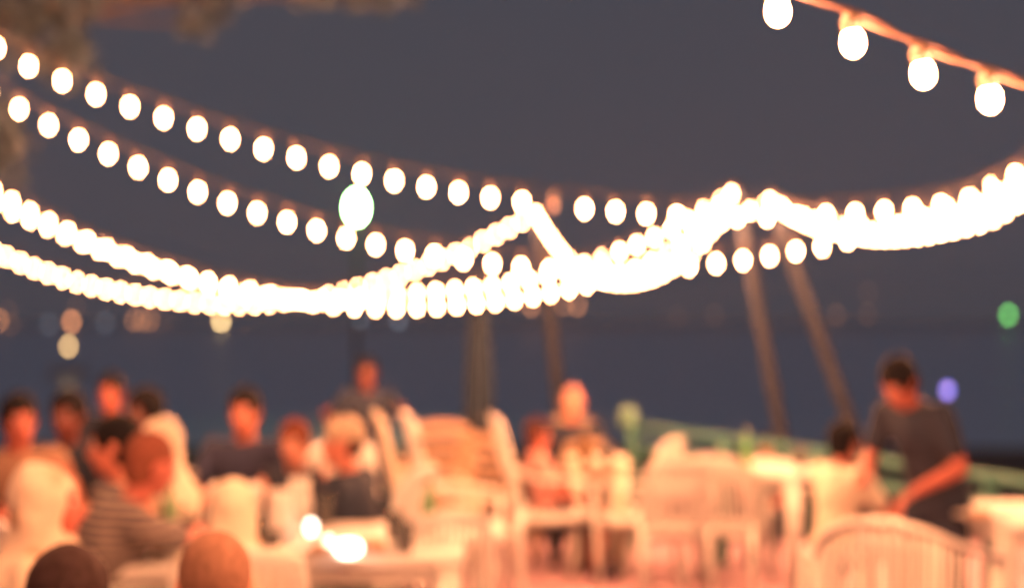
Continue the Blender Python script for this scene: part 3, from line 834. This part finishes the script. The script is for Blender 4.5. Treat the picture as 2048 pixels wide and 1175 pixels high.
CH = lambda lab, st='slat', m=WHITE, hi=.9: (st, m, hi, lab)
person(430, 1170, 12, 'person with close cropped light brown hair seen from behind at the bottom left', 'c', 'buzz', (.24, .13, .095), BEIGE, DENIM, d=3.0, vox=.006, chair=CH('white chair under the crop haired person at the bottom edge'))
person(140, 1203, 0, 'person with thick dark hair seen from behind in the bottom left corner', 'a', 'short', (.035, .022, .025), DC, DENIM, d=2.95, vox=.006, chair=CH('white chair under the dark haired person at the bottom edge'))
person(303, 925, -45, 'person in a dark shirt with pale stripes bending over the table', 'b', 'buzz', (.2, .07, .05), STRIPE, DENIM, lean=.38, side=.28, d=5.5, vox=.007, hands=((.06, .62, .8), (-.14, .6, .8)), chair=CH('white chair under the person in the striped shirt'))
person(312, 890, 75, 'person in a cream headscarf and loose cream top behind the striped shirt', 'a', 'scarf', DARKH, CREAM, CREAM, sleeve='long', female=True, d=6.2, hands=((.15, .42, .76), (-.1, .44, .76)), chair=CH('white chair under the person in the cream headscarf'))
person(98, 1004, -80, 'person in a cream headscarf and patterned blouse near the left edge', 'b', 'scarf', DARKH, PATT, CREAM, sleeve='long', female=True, d=4.3, hands=((.2, .36, .76), (-.1, .4, .78)), scarf=PATT, chair=CH('white chair under the person in the patterned blouse'))
person(38, 838, -150, 'person with a long face in a dull tan shirt at the left edge', 'b', 'short', DARKH, CLOTH('dull_tan', (.28, .17, .12)), DENIM, hands=((.15, .4, .76), (-.15, .4, .76)))
person(135, 828, 175, 'person with dark hair in the dim back row, third face from the left', 'd', 'short', DARKH, BLK, BLK)
person(221, 783, 178, 'person with dark hair whose head rises highest in the back left', 'b', 'short', DARKH, BLK, BLK)
person(287, 822, 150, 'person with dark hair directly behind the cream headscarf', 'd', 'long', DARKH, BLK, BLK, female=True)
person(228, 888, 98, 'person with dark hair resting the head on a raised orange sleeved arm', 'a', 'short', DARKH, ORANGE, DENIM, d=5.9, hands=((.12, .3, 1.0), (-.2, .34, .98)), sleeve='long')
person(489, 822, 176, 'person in a dark shirt with dark hair facing the camera at the back table', 'a', 'short', DARKH, NAVY, BLK, hands=((.16, .4, .77), (-.16, .38, .77)), chair=CH('white chair under the person in the dark shirt at the back table'))
person(588, 884, 172, 'person with reddish hair and bare arms facing the camera', 'c', 'tied', (.12, .035, .02), BLK, BLK, sleeve='none', female=True, d=7.3, hands=((.16, .36, .78), (-.12, .38, .82)), chair=CH('white chair under the person with reddish hair'))
person(686, 884, 70, 'person in a black shirt and tan cap sitting sideways in a white chair', 'a', 'cap', DARKH, BLK, DENIM, lean=.1, d=6.75, hands=((.12, .4, .77), (-.12, .4, .77)), hyaw=20, vox=.007, chair=CH('white chair holding the person with the tan cap', 'panel', WHITE, .93))
person(735, 745, 180, 'person in black standing in the dark with both elbows bent', 'd', 'short', DARKH, BLK, BLK, pose='stand', d=13.5, gz=-.6, lean=0, hands=((.34, .2, 1.28), (-.32, .16, 1.3)))
person(634, 930, 165, 'child with a bright face between the reddish hair and the tan cap', 'c', 'short', BROWNH, ORANGE, DENIM, d=7.95, chair=CH('white chair under the child'))
person(462, 1020, 15, 'person in a cream headscarf seen from behind beside the cropped head', 'a', 'scarf', DARKH, CREAM, CREAM, d=4.8, sleeve='long', female=True, chair=CH('white chair under the person in the cream headscarf seen from behind'))
person(1146, 803, 178, 'bald person in dark clothes in front of the middle pole', 'c', 'none', DARKH, BLK, BLK, d=10.0, chair=CH('tan chair under the bald person', 'slat', BROWNP))
person(1076, 868, -82, 'person in a pink shirt and black shorts leaning back in a white chair', 'b', 'short', (.05, .02, .02), PINK, BLK, d=9.2, lean=-.18, hpitch=-10, shorts=True, hands=((.14, .28, .62), (-.2, .35, .7)), chair=CH('white high backed chair of the person in the pink shirt', 'panel', WHITE, 1.0))
person(1533, 892, 160, 'small person with dark hair at the table before the pole pair', 'b', 'short', DARKH, BLK, BLK, d=9.95)
person(1797, 764, 128, 'standing waiter in black bending over beside the white shirted guest', 'b', 'short', DARKH, BLK, BLK, pose='stand', d=6.7, lean=.48, hpitch=-22, hands=((.15, .42, 1.06), (-.1, .33, .96)), vox=.0058)
person(1690, 882, -58, 'guest in a bright white shirt with dark hair seen from behind', 'b', 'short', DARKH, CREAM, DENIM, d=7.6, hands=((.2, .42, .76), (-.12, .4, .76)), vox=.007, stool='white stool under the guest in the bright white shirt')

# ------------------------------------------------------------------ free chairs
# tub chair: the rim of the back sweeps down into the armrests
def tub_chair(rim, label, zs=.43):
    rim = catmull([at(*c) for c in rim], 10); n = len(rim)
    ctr = sum(rim, Vector())/n; base = Vector((ctr.x, ctr.y, .005))
    root = empty('plastic_chair', base, 0, label, 'chair', 'white plastic chairs on the terrace')
    P = [p - base for p in rim]
    inn = [Vector((p.x*.82, p.y*.82, zs)) for p in P]
    bm = bmesh.new(); sweep(bm, P, .055, .028, up=(0, 0, 1))
    k = 0
    while k < n:                                        # slats hang from the rim to the seat edge
        t = k/(n-1)
        if t < .8: sweep(bm, [P[k].lerp(inn[k], q/6) + (P[k]-inn[k])*0 + Vector((P[k].x, P[k].y, 0))*.05*math.sin(q/6*math.pi) for q in range(7)], .024, .012, up=(P[k].x, P[k].y, .01), n=8)
        k += 3
    sweep(bm, inn, .04, .03, up=(0, 0, 1))
    meshobj('backrest', bm, WHITE, root)
    bm = bmesh.new(); top = [bm.verts.new(p + Vector((0, 0, .01))) for p in inn]; bot = [bm.verts.new(p - Vector((0, 0, .03))) for p in inn]
    for a in range(n):
        b = (a+1) % n; bm.faces.new((top[a], top[b], bot[b], bot[a]))
    bm.faces.new(list(reversed(top))); bm.faces.new(bot); bmesh.ops.recalc_face_normals(bm, faces=bm.faces[:]); meshobj('seat', bm, WHITE, root, smooth=False)
    for a in (0, n-1):
        bm = bmesh.new(); sweep(bm, [P[a] - Vector((0, 0, .01)), Vector((P[a].x*.98, P[a].y*.98, zs)), Vector((P[a].x*1.02, P[a].y*1.02, 0))], [.06, .055, .04], [.05, .045, .03], up=(0, 1, 0)); meshobj('leg', bm, WHITE, root)
    for a in (int(n*.3), int(n*.62)):
        bm = bmesh.new(); sweep(bm, [inn[a] + Vector((0, 0, .0)), Vector((inn[a].x*1.15, inn[a].y*1.15, 0))], [.06, .038], [.045, .03], up=(0, 1, 0)); meshobj('leg', bm, WHITE, root)
    return root
tub_chair([(1640, 1105, 5.35), (1655, 1070, 5.05), (1705, 1046, 4.82), (1775, 1043, 4.72), (1850, 1062, 4.72), (1905, 1086, 4.8), (1960, 1104, 4.98), (2000, 1116, 5.25)],
          'large white slatted tub chair in the lower right, its rim sloping down to the arm')
chair_px(1340, 8.9, 4, 'white chair with a solid upper back left of the pole pair', 'panel', WHITE, .9, .87)
chair_px(1455, 8.9, -22, 'white chair turned a little beside the table with one bright leg', 'slat', WHITE, .9, .88)
chair_px(938, 8.3, -78, 'white high backed chair turned right in front of the folded parasol', 'panel', WHITE, 1.08)
chair_px(885, 6.3, 10, 'white chair at the right end of the table with lights', 'slat', WHITE, .95, .85)
chair_px(872, 9.0, -80, 'cream high backed chair behind the person with the tan cap', 'ladder', WHITE2, 1.04)
chair_px(880, 10.2, 5, 'tan slatted chair left of the folded parasol', 'ladder', BROWNP, .9)
chair_px(972, 10.3, -3, 'tan slatted chair under the folded parasol', 'ladder', BROWNP, .9, .9)
chair_px(1168, 10.25, 3, 'tan chair behind the person in the pink shirt', 'ladder', BROWNP, .9, .86)
chair_px(1250, 9.2, 60, 'white chair under the fence knob', 'slat', WHITE, .9, .95)

# ------------------------------------------------------------------ thin haze, added to stand in for lens glow round the lamps
if HAZE:
    bm = bmesh.new(); box(bm, (0, 320, 7), (1500, 740, 22))
    hz = bpy.data.materials.new('glow_haze'); hz.use_nodes = True; n = hz.node_tree
    n.nodes.remove(n.nodes['Principled BSDF'])
    pv = n.nodes.new('ShaderNodeVolumePrincipled'); pv.inputs['Density'].default_value = HAZE; pv.inputs['Anisotropy'].default_value = .6; pv.inputs['Color'].default_value = (.93, .94, .97, 1)
    n.links.new(pv.outputs[0], n.nodes['Material Output'].inputs['Volume'])
    tag(meshobj('haze', bm, hz, None, smooth=False), kind='stuff')

bpy.data.scenes.remove(WORK)
